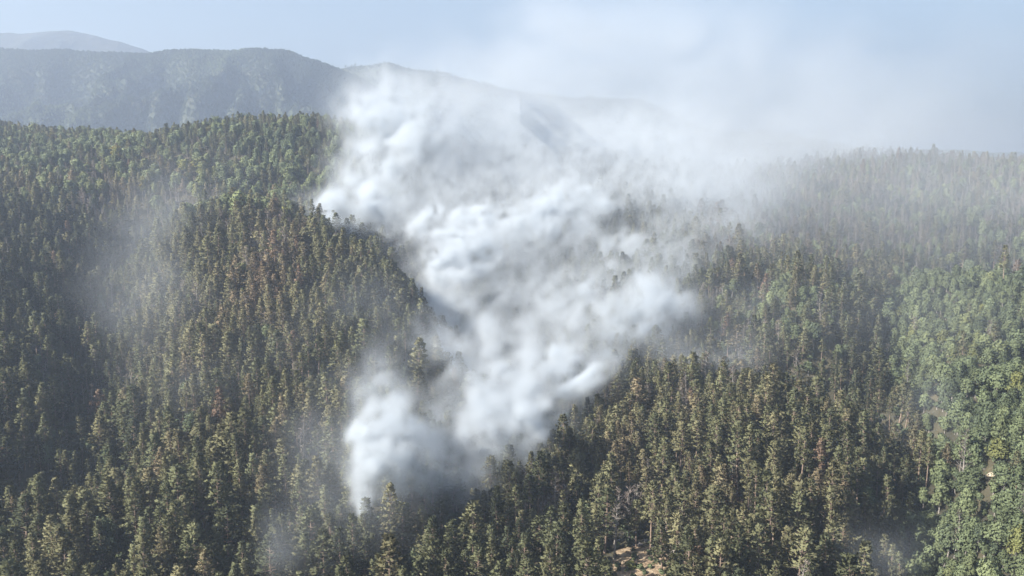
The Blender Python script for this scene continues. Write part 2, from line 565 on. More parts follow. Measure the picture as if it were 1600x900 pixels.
def crown_mesh(name, V, Fc, mats, H, fmat=None, nskip=0, seed=1):
    """leaf faces whose shading normals lean away from the crown, as a mass of leaves reflects light"""
    rnd = np.random.RandomState(seed)
    A = np.array([tuple(v) for v in V], dtype=float)
    zc = H * 0.55
    N = np.zeros_like(A)
    F2 = list(Fc[:nskip])
    for f in Fc[nskip:]:
        m = A[list(f)].mean(0)
        o = np.array([m[0], m[1], 0.0]); l = np.linalg.norm(o[:2]) + 1e-6
        o = o / l * min(1.0, l / 0.8)
        n = o + np.array([0, 0, .30 + .5 * (m[2] - zc) / H]) + rnd.normal(0, .33, 3)
        n /= np.linalg.norm(n)
        g = np.cross(A[f[2]] - A[f[0]], A[f[3]] - A[f[1]])
        if g @ n < 0: f = f[::-1]
        F2.append(f)
        for i in f: N[i] = n
    me = mesh_from(name, A, F2, mats, fmat, smooth=True)
    if nskip:
        vn = np.zeros(len(A) * 3, np.float32); me.vertices.foreach_get('normal', vn)
        vn = vn.reshape(-1, 3); k = np.abs(N).sum(1) < 1e-6; N[k] = vn[k]
    me.normals_split_custom_set_from_vertices(N.tolist())
    return me


def register(kind, parts_list, crown_mat, trunk_mat, word):
    """shared meshes for the single trees, and one joined mesh per variant for the woods"""
    coll = bpy.data.collections.new(word + '_variants')
    lst = []
    for i, (TV, TF, CV, CF) in enumerate(parts_list):
        tm = mesh_from(word + '_trunk', TV, TF, [trunk_mat], smooth=True)
        Ht = max(v[2] for v in CV)
        cm = crown_mesh(word + '_crown', CV, CF, [crown_mat], Ht)
        nT = len(TV)
        jm = crown_mesh(word + '_whole', list(TV) + list(CV), TF + [tuple(a + nT for a in f) for f in CF], [trunk_mat, crown_mat], Ht,
                        [0] * len(TF) + [1] * len(CF), len(TF))
        jo = bpy.data.objects.new('%s_variant_%02d' % (word, i), jm)
        coll.objects.link(jo)
        lst.append((tm, cm))
    PROTO[kind] = (lst, coll)


register('pine', [pine(11, 17, .26, 3.8, .10), pine(12, 18.5, .32, 3.6, .14), pine(13, 15.5, .2, 3.9, .08), pine(14, 19.5, .45, 3.3, .16),
                  pine(15, 18, .5, 3.4, .18), pine(16, 13.5, .20, 3.0, .10), pine(17, 18.5, .26, 3.1, .12), pine(18, 16.5, .38, 3.8, .15),
                  pine(19, 21, .50, 2.8, .20), pine(20, 17.5, .22, 3.4, .10)], M_pine, M_bark, 'pine')
register('leaf', [broadleaf(31, 10, 3.6, 12, 95), broadleaf(32, 11.5, 3.4, 13, 90), broadleaf(33, 8.5, 3.8, 11, 100), broadleaf(34, 12.5, 4.0, 15, 90),
                  broadleaf(35, 9.5, 3.2, 11, 95), broadleaf(36, 7.5, 3.3, 10, 95)], M_leaf, M_grey_bark, 'broadleaf')
register('bare', [baretree(51, 15, 2.6), baretree(52, 17, 2.4), baretree(53, 13, 2.8)], M_twig, M_grey_bark, 'bare')
register('shrub', [broadleaf(61, 3.0, 1.9, 6, 60), broadleaf(62, 2.4, 2.0, 6, 60), broadleaf(63, 3.6, 1.7, 6, 60)], M_leaf, M_grey_bark, 'shrub')

# =====================================================================
# where the trees stand
# =====================================================================


def jitter_grid(x0, x1, y0, y1, s):
    gx = np.arange(x0, x1, s); gy = np.arange(y0, y1, s * 0.92)
    X, Y = np.meshgrid(gx, gy)
    X = X + (np.arange(len(gy)) % 2)[:, None] * s * 0.5
    X = X + RNG.uniform(-.42, .42, X.shape) * s; Y = Y + RNG.uniform(-.42, .42, Y.shape) * s
    return X.ravel(), Y.ravel()


def blob(px, py, cx, cy_, rx, ry):
    return np.exp(-(((px - cx) / rx) ** 2 + ((py - cy_) / ry) ** 2))


TX, TY = [], []
for (y0, y1, s) in ((150, 520, 7.3), (520, 800, 7.1), (800, 1240, 7.8), (1240, 1750, 9.0)):
    w = y1 * 0.72 + 60
    x, y = jitter_grid(-w, w, y0, y1, s)
    k = np.abs(x) < y * 0.68 + 40
    TX.append(x[k]); TY.append(y[k])
TX = np.concatenate(TX); TY = np.concatenate(TY)
TZ = height(TX, TY)
PX, PY, PD = project(TX, TY, TZ + 8)

# leave out what no view near the camera can see: behind the terrain by more than a tree
vis = np.ones(len(TX), bool)
for f in np.linspace(0.3, 0.985, 40):
    hz = height(TX * f, TY * f)
    vis &= ~(hz - 6 > (TZ + 26) * f)
keep = vis & (PY < 1250)
TX, TY, TZ, PX, PY, PD = (a[keep] for a in (TX, TY, TZ, PX, PY, PD))
N = len(TX)

# kind of wood by place
right_edge = np.interp(PY, [400, 430, 560, 640, 720, 800, 900, 1000], [1420, 1395, 1375, 1425, 1455, 1432, 1412, 1400])
pl = np.full(N, 0.05)
pl = np.maximum(pl, 0.97 * ((PX > right_edge) & (PY > 418)))
pl = np.maximum(pl, 0.70 * blob(PX, PY, 460, 265, 110, 70) ** .5)
pl = np.maximum(pl, 0.65 * blob(PX, PY, 130, 245, 170, 40) ** .5)
pl = np.maximum(pl, 0.65 * blob(PX, PY, 1240, 455, 110, 80) ** .5)
pl = np.maximum(pl, 0.55 * blob(PX, PY, 880, 660, 50, 40))
pl = np.maximum(pl, 0.45 * ((PY < 410) & (PX > 1100)))
pl = np.maximum(pl, 0.5 * blob(PX, PY, 430, 715, 25, 30))
pl = np.maximum(pl, 0.55 * blob(PX, PY, 120, 690, 45, 30))
pb = np.full(N, 0.015)
pb = np.maximum(pb, 0.55 * blob(PX, PY, 285, 315, 60, 40))
pb = np.maximum(pb, 0.34 * blob(PX, PY, 430, 380, 110, 50))
pb = np.maximum(pb, .5 * (fbm2(TX / 45 + 31, TY / 45 + 17, 3) > .42))
pb = np.maximum(pb, 0.22 * blob(PX, PY, 230, 470, 60, 60))
pb = np.maximum(pb, 0.42 * ((PY < 400) & (PX > 1080)))
pb = np.maximum(pb, 0.30 * blob(PX, PY, 180, 290, 130, 45))
pb = np.maximum(pb, 0.20 * blob(PX, PY, 1150, 570, 120, 60))
nz = fbm2(TX / 34 + 5, TY / 34 + 3, 3) * 0.5
r_ = RNG.rand(N) + nz * 0.25
kind = np.where(r_ < pb, 2, np.where(r_ < pb + pl, 1, 0))
kind[(PX > right_edge) & (PY > 418) & (r_ > 0.97)] = 0
# clearings: the bare bank, the scree on the spur, the pale outcrop
clear = (blob(PX, PY, 992, 905, 58, 85) > .45) | (blob(PX, PY, 735, 735, 45, 50) > .5) | (blob(PX, PY, 378, 470, 14, 14) > .5) | (blob(PX, PY, 1546, 762, 27, 50) > .5) | (blob(PX, PY, 575, 795, 26, 30) > .5)
gap = vnoise2(TX / 11.0 + 40, TY / 11.0 + 7) < -0.36
steep = clear | (gap & (kind == 0) & (RNG.rand(N) < .8))
# tint 0..1 of each tree
tint = 0.37 + 0.30 * fbm2(TX / 60 + 11, TY / 60 + 2, 3) + RNG.normal(0, .13, N)
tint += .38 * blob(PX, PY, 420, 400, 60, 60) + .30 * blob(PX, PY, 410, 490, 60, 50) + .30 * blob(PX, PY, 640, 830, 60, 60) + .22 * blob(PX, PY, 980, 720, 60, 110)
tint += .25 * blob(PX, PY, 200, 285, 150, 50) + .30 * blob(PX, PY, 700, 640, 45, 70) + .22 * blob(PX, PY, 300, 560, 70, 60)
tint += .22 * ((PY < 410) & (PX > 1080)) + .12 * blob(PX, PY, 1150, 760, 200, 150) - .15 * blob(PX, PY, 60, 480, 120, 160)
tint[kind == 1] += .06 * ((PX > right_edge) & (PY > 418))[kind == 1]
odd = RNG.rand(N)
tint = np.clip(tint, .02, .97)
tint[(kind == 1) & (tint > .82)] = .82
tint[(kind == 1) & (odd < .012)] = .84
tint[(kind == 0) & (odd < .008)] = .95
scale = np.clip(RNG.normal(1.1, .22, N), .55, 1.65) * (1 + .3 * nz)
scale *= np.where(TY > 1240, .95, np.where(TY > 800, .92, 1.0))
scale = np.where(TY > 840, np.clip(scale, .6, 1.1), scale)
scale *= np.where((kind == 1) & (PX > right_edge), 1.08, 1.0) * np.where((kind == 1) & (PX < 570) & (PY < 345), 1.6, 1.0)
tint[(kind == 1) & (PX < 570) & (PY < 345)] += .08
rot = RNG.uniform(0, 6.283, N)
wide = np.clip(RNG.normal(1.0, .16, N), .7, 1.45)
lean = RNG.normal(0, .035, (N, 2))
nvar = np.array([len(PROTO['pine'][0]), len(PROTO['leaf'][0]), len(PROTO['bare'][0])])
var = (RNG.rand(N) * nvar[kind]).astype(int)
# on the right spur more pines with bare lower stems
hi_ = (kind == 0) & (blob(PX, PY, 1180, 760, 230, 160) > .35) & (RNG.rand(N) < .55)
var[hi_] = RNG.choice([3, 4, 7, 8], hi_.sum())
ok = ~steep
TX, TY, TZ, PX, PY, PD, kind, tint, scale, rot, var, wide, lean = (a[ok] for a in (TX, TY, TZ, PX, PY, PD, kind, tint, scale, rot, var, wide, lean))
N = len(TX)

# the trees that show largest become things of their own
inview = (PX > 5) & (PX < 1595) & (PY > 150) & (PY < 905)
single = np.zeros(N, bool)
for kd, cnt in ((0, 300), (1, 280), (2, 60)):
    idx = np.where((kind == kd) & inview)[0]
    idx = idx[np.argsort(PD[idx] / scale[idx] ** .5)][:cnt]
    single[idx] = True

# ---------------------------------------------------------------- labels
ANCH = [(40, 860, 'in the bottom left corner'), (150, 860, 'right beside the bottom left corner'), (270, 860, 'along the bottom, left of the wisp'),
        (380, 850, 'just left of the thin blue wisp'), (470, 860, 'right beside the thin blue wisp'), (560, 850, 'below the small white smoke column'),
        (650, 850, 'in front of the dark smoky gap'), (740, 850, 'below the foot of the main plume'), (830, 840, 'along the bottom before the bare bank'),
        (920, 850, 'just left of the bare tan bank'), (1000, 800, 'just above the bare tan bank'), (1080, 860, 'just right of the bare tan bank'),
        (1170, 850, 'at the bottom of the right spur'), (1270, 860, 'low on the right spur'), (1370, 860, 'by the mouth of the dark ravine'),
        (1450, 860, 'across the ravine at the bottom edge'), (1540, 860, 'in the bottom right corner'), (1580, 780, 'below the pale outcrop, at right'),
        (1500, 770, 'on the slope left below the outcrop'), (1540, 690, 'just above the pale outcrop'), (1450, 700, 'on the ravine edge left of the outcrop'),
        (1580, 640, 'at the right edge above the outcrop'), (1480, 620, 'midway up the leafy right slope'), (1560, 560, 'high on the leafy right slope'), (1430, 540, 'at the top of the leafy ravine'),
        (40, 760, 'low at the left edge'), (140, 770, 'low on the left hillside'), (240, 770, 'on the hillside left of the wisps'), (340, 770, 'in the hollow below the left spur'),
        (440, 770, 'on the foot of the left spur'), (520, 760, 'just left of the small smoke column'), (700, 770, 'by the dark gap between both plumes'),
        (850, 750, 'right of the main plume foot'), (940, 740, 'on the right spur near the plume'), (1060, 740, 'in the middle of the spur'), (1160, 740, 'on the sunlit right spur crown'),
        (1260, 740, 'on the right shoulder of the spur'), (1360, 740, 'on the edge of the dark ravine'), (60, 650, 'at the left edge beside the hollow'), (200, 660, 'on the left hillside above the hollow'),
        (350, 660, 'on the sunlit face of the left spur'), (500, 640, 'on the spur face left of the smoke'), (640, 620, 'by the smoke on the spur crest'), (900, 640, 'against the dark edge of the main plume'),
        (1050, 640, 'atop the right spur near the smoke'), (1200, 640, 'behind the crown of the right spur'), (1330, 640, 'above the dark ravine'), (440, 270, 'on the leafy upper left ridge'),
        (150, 240, 'on the far left ridge'), (1250, 460, 'on the middle right slope'), (280, 310, 'in the grey patch above the spur'), (1300, 330, 'on the hazy upper right hillside'), (250, 480, 'beside the veiled left hollow'), (430, 420, 'on the brown top of the left spur')]
AN = np.array([(a[0], a[1]) for a in ANCH], float)
ORD = ['first', 'second', 'third', 'fourth', 'fifth', 'sixth', 'seventh', 'eighth', 'ninth', 'tenth', 'eleventh', 'twelfth', 'thirteenth', 'fourteenth', 'fifteenth', 'sixteenth',
       'seventeenth', 'eighteenth', 'nineteenth', 'twentieth']
ORD += ['twenty-' + w for w in ORD[:9]] + ['thirtieth'] + ['thirty-' + w for w in ORD[:9]] + ['fortieth']


def words_for(kd, t, s):
    if kd == 0:
        col_ = 'dark green' if t < .25 else 'green' if t < .42 else 'olive' if t < .6 else 'brownish' if t < .8 else 'rusty brown'
        nm = 'pine'
    elif kd == 1:
        col_ = 'dark green' if t < .25 else 'mid green' if t < .45 else 'light green' if t < .65 else 'yellow green'
        nm = 'broadleaf tree'
    else:
        col_ = 'grey'; nm = 'leafless tree'
    sz = 'small ' if s < .98 else 'tall ' if s > 1.34 else ''
    return sz + col_ + ' ' + nm


labels = {}
for kd in (0, 1, 2):
    cells = {}
    for i in np.where(single & (kind == kd))[0]:
        a = int(np.argmin(((AN[:, 0] - PX[i]) / 1.0) ** 2 + ((AN[:, 1] - PY[i]) * 1.2) ** 2))
        cells.setdefault((words_for(kd, tint[i], scale[i]), a), []).append(i)
    for (wd, a), li in cells.items():
        li.sort(key=lambda i: PX[i])
        for k, i in enumerate(li):
            if len(li) == 1: q = ''
            elif k == 0: q = ', leftmost such'
            elif k == len(li) - 1: q = ', rightmost such'
            else: q = ', %s from left' % ORD[k]
            labels[i] = wd + ' ' + ANCH[a][2] + q

KN = {0: ('pine', 'pine_tree', 'pine tree', 'pines of the burning hillside'), 1: ('leaf', 'broadleaf_tree', 'broadleaf tree', 'broadleaf trees on the slopes'),
      2: ('bare', 'bare_tree', 'dead tree', 'leafless grey trees among the pines')}


def place_tree(kd, v, x, y, z, s, r, t, label, group=None, name=None, cat=None, key=None, wd=1.0, ln=(0, 0)):
    k_, nm, ct, gp = KN[kd] if kd in KN else (None, None, None, None)
    tm, cm = PROTO[key or k_][0][v]
    root = bpy.data.objects.new(name or nm, None)
    root.empty_display_size = 1.0
    COL.objects.link(root)
    root.location = (x, y, z - 0.3); root.rotation_euler = (*ln, r); root.scale = (s * wd, s * wd, s)
    tag(root, label, cat or ct, group or gp)
    for pn, me in (('trunk', tm), ('crown', cm)):
        o = bpy.data.objects.new(pn, me); COL.objects.link(o); o.parent = root
        o['tint'] = float(t)
    return root


for i in np.where(single)[0]:
    place_tree(int(kind[i]), int(var[i]), TX[i], TY[i], TZ[i], float(scale[i]), float(rot[i]), float(tint[i]), labels[i], wd=float(wide[i]), ln=(float(lean[i, 0]), float(lean[i, 1])))

# ---------------------------------------------------------------- the rest of each wood as one mass


def scatter(name, label, coll, x, y, z, s, r, t, v, wd=None, ln=None):
    n = len(x)
    if wd is None: wd = np.ones(n)
    if ln is None: ln = np.zeros((n, 2))
    me = bpy.data.meshes.new(name)
    me.vertices.add(n)
    me.vertices.foreach_set('co', np.c_[x, y, z].astype(np.float32).ravel())
    for an, ty, val in (('size', 'FLOAT', s), ('girth', 'FLOAT', s * wd), ('lean_x', 'FLOAT', ln[:, 0]), ('lean_y', 'FLOAT', ln[:, 1]), ('turn', 'FLOAT', r), ('tint', 'FLOAT', t), ('pick', 'INT', v)):
        a = me.attributes.new(an, ty, 'POINT')
        a.data.foreach_set('value', np.asarray(val, dtype=np.int32 if ty == 'INT' else np.float32))
    me.update()
    o = link(name, me)
    tag(o, label, kind='stuff')
    g = bpy.data.node_groups.new(name + '_nodes', 'GeometryNodeTree')
    g.interface.new_socket('Geometry', in_out='INPUT', socket_type='NodeSocketGeometry')
    g.interface.new_socket('Geometry', in_out='OUTPUT', socket_type='NodeSocketGeometry')
    nd = g.nodes.new; L = g.links.new
    gi = nd('NodeGroupInput'); go = nd('NodeGroupOutput')
    ci = nd('GeometryNodeCollectionInfo'); ci.inputs['Collection'].default_value = coll
    ci.inputs['Separate Children'].default_value = True; ci.inputs['Reset Children'].default_value = True
    ip = nd('GeometryNodeInstanceOnPoints'); ip.inputs['Pick Instance'].default_value = True

    def attr(an, dt):
        q = nd('GeometryNodeInputNamedAttribute'); q.data_type = dt; q.inputs['Name'].default_value = an
        return q.outputs['Attribute']
    cx = nd('ShaderNodeCombineXYZ'); L(attr('turn', 'FLOAT'), cx.inputs[2]); L(attr('lean_x', 'FLOAT'), cx.inputs[0]); L(attr('lean_y', 'FLOAT'), cx.inputs[1])
    sv = nd('ShaderNodeCombineXYZ'); gv = attr('girth', 'FLOAT'); L(gv, sv.inputs[0]); L(gv, sv.inputs[1]); L(attr('size', 'FLOAT'), sv.inputs[2])
    e2r = nd('FunctionNodeEulerToRotation'); L(cx.outputs[0], e2r.inputs[0])
    L(gi.outputs[0], ip.inputs['Points']); L(ci.outputs[0], ip.inputs['Instance'])
    L(attr('pick', 'INT'), ip.inputs['Instance Index']); L(e2r.outputs[0], ip.inputs['Rotation']); L(sv.outputs[0], ip.inputs['Scale'])
    L(ip.outputs[0], go.inputs[0])
    md = o.modifiers.new('scatter', 'NODES'); md.node_group = g
    return o


for kd, nm, lb in ((0, 'pine_forest', 'dense pine forest covering the spurs and hollows'), (1, 'broadleaf_forest', 'leafy green woodland on the right slope and upper ridge'),
                   (2, 'bare_woods', 'grey leafless trees standing through the upper forest')):
    k = (kind == kd) & ~single
    scatter(nm, lb, PROTO[KN[kd][0]][1], TX[k], TY[k], TZ[k] - .3, scale[k], rot[k], tint[k], var[k], wide[k], lean[k])

# low undergrowth between the stems
ux, uy = jitter_grid(-560, 560, 170, 760, 4.6)
k = np.abs(ux) < uy * 0.66 + 30
ux, uy = ux[k], uy[k]
uz = height(ux, uy)
upx, upy, _ = project(ux, uy, uz)
k = (RNG.rand(len(ux)) < .75) & ~((blob(upx, upy, 1003, 862, 15, 16) > .5) | (blob(upx, upy, 378, 474, 12, 12) > .5) | (blob(upx, upy, 1546, 746, 11, 11) > .5)) & (upy > 330)
ux, uy, uz, upx = ux[k], uy[k], uz[k], upx[k]
scatter('undergrowth', 'low green undergrowth between the pine stems', PROTO['shrub'][1], ux, uy, uz - .2, RNG.uniform(.5, 1.1, len(ux)) * np.where(upx > 1400, 1.5, 1), RNG.uniform(0, 6.28, len(ux)),
        np.clip(RNG.normal(.3, .14, len(ux)), .02, .8), RNG.randint(0, 3, len(ux)))

# woods on the blue hills far behind
hp = []
for H_, nq in ((HV, 9), (RV, 6)):
    m_ = H_.shape[1]
    for j in range(1, H_.shape[0] * 6 // 10):
        a = H_[j]; b = H_[j + 1]
        for q in range(nq):
            u = RNG.rand(m_ - 1)[:, None]; w = RNG.rand(m_ - 1)[:, None]
            hp.append((a[:-1] * (1 - u) + a[1:] * u) * (1 - w) + (b[:-1] * (1 - u) + b[1:] * u) * w)
hp = np.concatenate(hp)
hpx, hpy, hpd = project(hp[:, 0], hp[:, 1], hp[:, 2])
k = (hpx > -150) & (hpx < 1200) & (hp[:, 2] > -60)
hp = hp[k]; n_ = len(hp)
scatter('hill_woods', 'blue hazy woodland on the far hills', PROTO['leaf'][1], hp[:, 0], hp[:, 1], hp[:, 2] - 2, RNG.uniform(.8, 1.3, n_), RNG.uniform(0, 6.28, n_),
        np.clip(.08 + .8 * fbm2(hp[:, 0] / 210, hp[:, 1] / 320, 4) + RNG.normal(0, .1, n_), .02, .7), RNG.randint(0, 6, n_))  # broad tint patches stand in for light and shade on the hill folds

# =====================================================================
# small things: bushes, rocks, the bare bank, the pale outcrop, far houses
# =====================================================================


def ground_hit(px, py):
    """the point of the ground seen at a pixel"""
    Ys = np.linspace(180, 1200, 2200)
    u = (px - 800) / F; v = (450 - py) / F
    s = Ys / (CT + v * ST)
    z = s * (-ST + v * CT)
    h = height(u * s, Ys)
    k = np.where(z <= h)[0]
    i = k[0] if len(k) else len(Ys) - 1
    return float(u * s[i]), float(Ys[i]), float(h[i])


for (px_, py_, s_, t_, v_, lb) in (
        (432, 712, 1.6, .86, 0, 'bright yellow green bush at the foot of the left spur'),
        (275, 722, 1.4, .84, 1, 'yellow green bush between dark pines low on the left'),
        (1032, 618, 1.5, .80, 2, 'light green bush on top of the right spur near the smoke'),
        (118, 478, 1.5, .97, 0, 'orange bush in the dark hollow at the left'),
        (98, 486, 1.3, .85, 1, 'yellow green bush beside the orange bush in the hollow'),
        (600, 892, 1.5, .84, 2, 'yellow green bush at the bottom edge under the smoke column'),
        (550, 893, 1.4, .83, 0, 'light green bush at the bottom edge by the wisp'),
        (986, 890, 1.3, .88, 1, 'yellowish bush at the foot of the bare tan bank'),
        (868, 668, 1.6, .10, 2, 'dark green bush at the edge of the main plume'),
        (1498, 718, 1.7, .72, 0, 'rounded light green bush left of the pale outcrop'),
        (1530, 728, 1.3, .66, 1, 'low green bush close beside the pale outcrop')):
    x, y, z = ground_hit(px_, py_)
    place_tree(9, v_, x, y, z, s_, px_ * .1, t_, lb, 'bushes standing out among the pines', 'bush', 'bush', 'shrub')


def rock(seed, x, y, z, s, label):
    rnd = random.Random(seed)
    import bmesh
    bm = bmesh.new()
    bmesh.ops.create_icosphere(bm, subdivisions=2, radius=1)
    ax = [(Vector((rnd.gauss(0, 1), rnd.gauss(0, 1), rnd.gauss(0, 1))).normalized(), rnd.uniform(.55, .9)) for _ in range(9)]
    for v in bm.verts:
        for n, d in ax:
            e = v.co.dot(n) - d
            if e > 0: v.co -= n * e
        v.co = Vector((v.co.x * s * 1.2, v.co.y * s, v.co.z * s * .7))
    me = bpy.data.meshes.new('rock'); bm.to_mesh(me); bm.free(); me.materials.append(M_beige if 'beige' in label else M_rock)
    o = link('rock', me, loc=(x, y, z + s * .2)); o.rotation_euler = (0, 0, rnd.uniform(0, 6))
    tag(o, label, 'rock', 'pale rocks lying in the forest')


for k, (px_, py_, s_, lb) in enumerate((
        (1012, 846, 1.3, 'grey pink rock at the top of the bare tan bank'), (1000, 852, 1.0, 'pale rock in the middle of the tan bank'),
        (1022, 856, .8, 'small pale rock at the right of the tan bank'), (1052, 864, 1.2, 'pinkish boulder right of the bare bank between pines'),
        (990, 860, .7, 'small grey rock at the left of the tan bank'),
        (368, 487, 1.5, 'whitish rock at the left end of the purple scree'), (388, 475, 1.3, 'whitish rock at the right end of the purple scree'),
        (378, 471, 1.1, 'dull grey rock in the middle of the scree'), (344, 541, 1.3, 'lone pale rock below the scree on the spur'),
        (1494, 630, 1.2, 'white rock midway up the leafy right slope'), (1568, 774, 1.0, 'small white rock below the pale outcrop'), (1549, 744, 1.9, 'large pale beige rock outcrop among green trees at right'), (1542, 748, 1.3, 'beige rock leaning on the left of the outcrop'),
        (1529, 725, 1.1, 'greyish white rock up the slope left of the outcrop'), (1538, 733, .8, 'small grey rock between the outcrop and the white one'))):
    x, y, z = ground_hit(px_, py_)
    rock(k + 3, x, y, z, s_, lb)


def ground_patch(name, label, px, py, rx, ry, mat, seed):
    cx, cy_, cz = ground_hit(px, py)
    n = 22; vs = [(0, 0, 0)]; fs = []
    rings = 5
    for r in range(1, rings + 1):
        for i in range(n):
            a = 6.283 * i / n
            q = r / rings * (1 + .35 * float(fbm2(np.array([math.cos(a) * 1.5 + seed]), np.array([math.sin(a) * 1.5]), 3)[0]))
            vs.append((math.cos(a) * rx * q, math.sin(a) * ry * q, 0))
    V = np.array(vs); V[:, 0] += cx; V[:, 1] += cy_
    edge = np.r_[0, np.repeat(np.arange(1, rings + 1), n)] / rings
    V[:, 2] = height(V[:, 0], V[:, 1]) + .5 * (1 - edge ** 3) + .25 * fbm2(V[:, 0] / 2, V[:, 1] / 2, 2) - .15 * (edge > .95)
    for i in range(n): fs.append((0, 1 + i, 1 + (i + 1) % n))
    for r in range(rings - 1):
        for i in range(n):
            a = 1 + r * n + i; b = 1 + r * n + (i + 1) % n
            fs.append((a, a + n, b + n, b))
    tag(link(name, mesh_from(name, V, fs, [mat], smooth=True)), label, kind='structure')


ground_patch('bare_ground', 'bare tan earth bank showing between the pines at the bottom', 1006, 880, 11, 20, M_soil, 1.0)
ground_patch('scree', 'purple grey scree patch on the face of the left spur', 378, 478, 7, 9, M_rock, 4.0)


def box_verts(x0, x1, y0, y1, z0, z1):
    return [(x0, y0, z0), (x1, y0, z0), (x1, y1, z0), (x0, y1, z0), (x0, y0, z1), (x1, y0, z1), (x1, y1, z1), (x0, y1, z1)]


BF = [(0, 3, 2, 1), (4, 5, 6, 7), (0, 1, 5, 4), (1, 2, 6, 5), (2, 3, 7, 6), (3, 0, 4, 7)]


def house(name, label, cat, loc, w, d, h, rise, rotz, wall, roof, group=None, sunk=2.0):
    root = link(name, None, loc=loc); root.rotation_euler = (0, 0, rotz)
    tag(root, label, cat, group)
    V = [(-w, -d, -sunk), (w, -d, -sunk), (w, d, -sunk), (-w, d, -sunk), (-w, -d, h), (w, -d, h), (w, d, h), (-w, d, h), (0, -d, h + rise), (0, d, h + rise)]
    Fc = [(0, 3, 2, 1), (0, 1, 5, 8, 4), (2, 3, 7, 9, 6), (1, 2, 6, 5), (3, 0, 4, 7), (5, 6, 9, 8), (7, 4, 8, 9)]
    link('wall', mesh_from('wall', V, Fc, [wall]), root)
    o_ = w * .14; t = max(.08, w * .04); e = rise / w
    zt = h + rise + t; ze = h - o_ * e + t
    rv = [(-w - o_, -d - o_, ze), (0, -d - o_, zt), (w + o_, -d - o_, ze), (-w - o_, d + o_, ze), (0, d + o_, zt), (w + o_, d + o_, ze)]
    rv += [(x, y, z + t) for x, y, z in rv]
    rf = [(0, 3, 4, 1), (1, 4, 5, 2), (6, 7, 10, 9), (7, 8, 11, 10), (0, 1, 7, 6), (1, 2, 8, 7), (3, 9, 10, 4), (4, 10, 11, 5), (0, 6, 9, 3), (2, 5, 11, 8)]
    link('roof', mesh_from('roof', rv, rf, [roof]), root)
    link('door', mesh_from('door', box_verts(-w * .22, w * .22, -d - .05, -d + .05, -.1, h * .75), BF, [M_dark]), root)
    return root


for k, (px_, py_, s_, lb) in enumerate(((205, 168, 4, 'white house alone on the blue hillside, the uppermost one'), (196, 186, 4, 'white house lower on the hillside just above the ridge trees'),
                                        (178, 188, 4, 'small white house left of the lower one above the ridge'), (272, 186, 4, 'white house on the hillside right of the others'))):
    i = int(np.argmin((project(HV[..., 0], HV[..., 1], HV[..., 2])[0] - px_) ** 2 * 1.0 + (project(HV[..., 0], HV[..., 1], HV[..., 2])[1] - py_) ** 2))
    q = HV.reshape(-1, 3)[i]
    house('hill_house', lb, 'house', (q[0], q[1], q[2] + 9), s_, s_ * 1.2, s_ * .9, s_ * .4, k * .9, M_white, M_tile, 'white houses on the far hillside', sunk=14)

# =====================================================================
# smoke
# =====================================================================


def smoke_mat(name, color, aniso=0.15):
    m, n, out = new_mat(name)
    pv = n.nodes.new('ShaderNodeVolumePrincipled')
    pv.inputs['Color'].default_value = (*color, 1)
    pv.inputs['Density'].default_value = 1.0
    pv.inputs['Anisotropy'].default_value = aniso
    n.links.new(pv.outputs[0], out.inputs['Volume'])
    return m


M_smoke = smoke_mat('white_smoke', (0.71, 0.758, 0.805))
M_thin = smoke_mat('thin_smoke', (0.65, 0.70, 0.755), 0.1)


WARP = 0.75


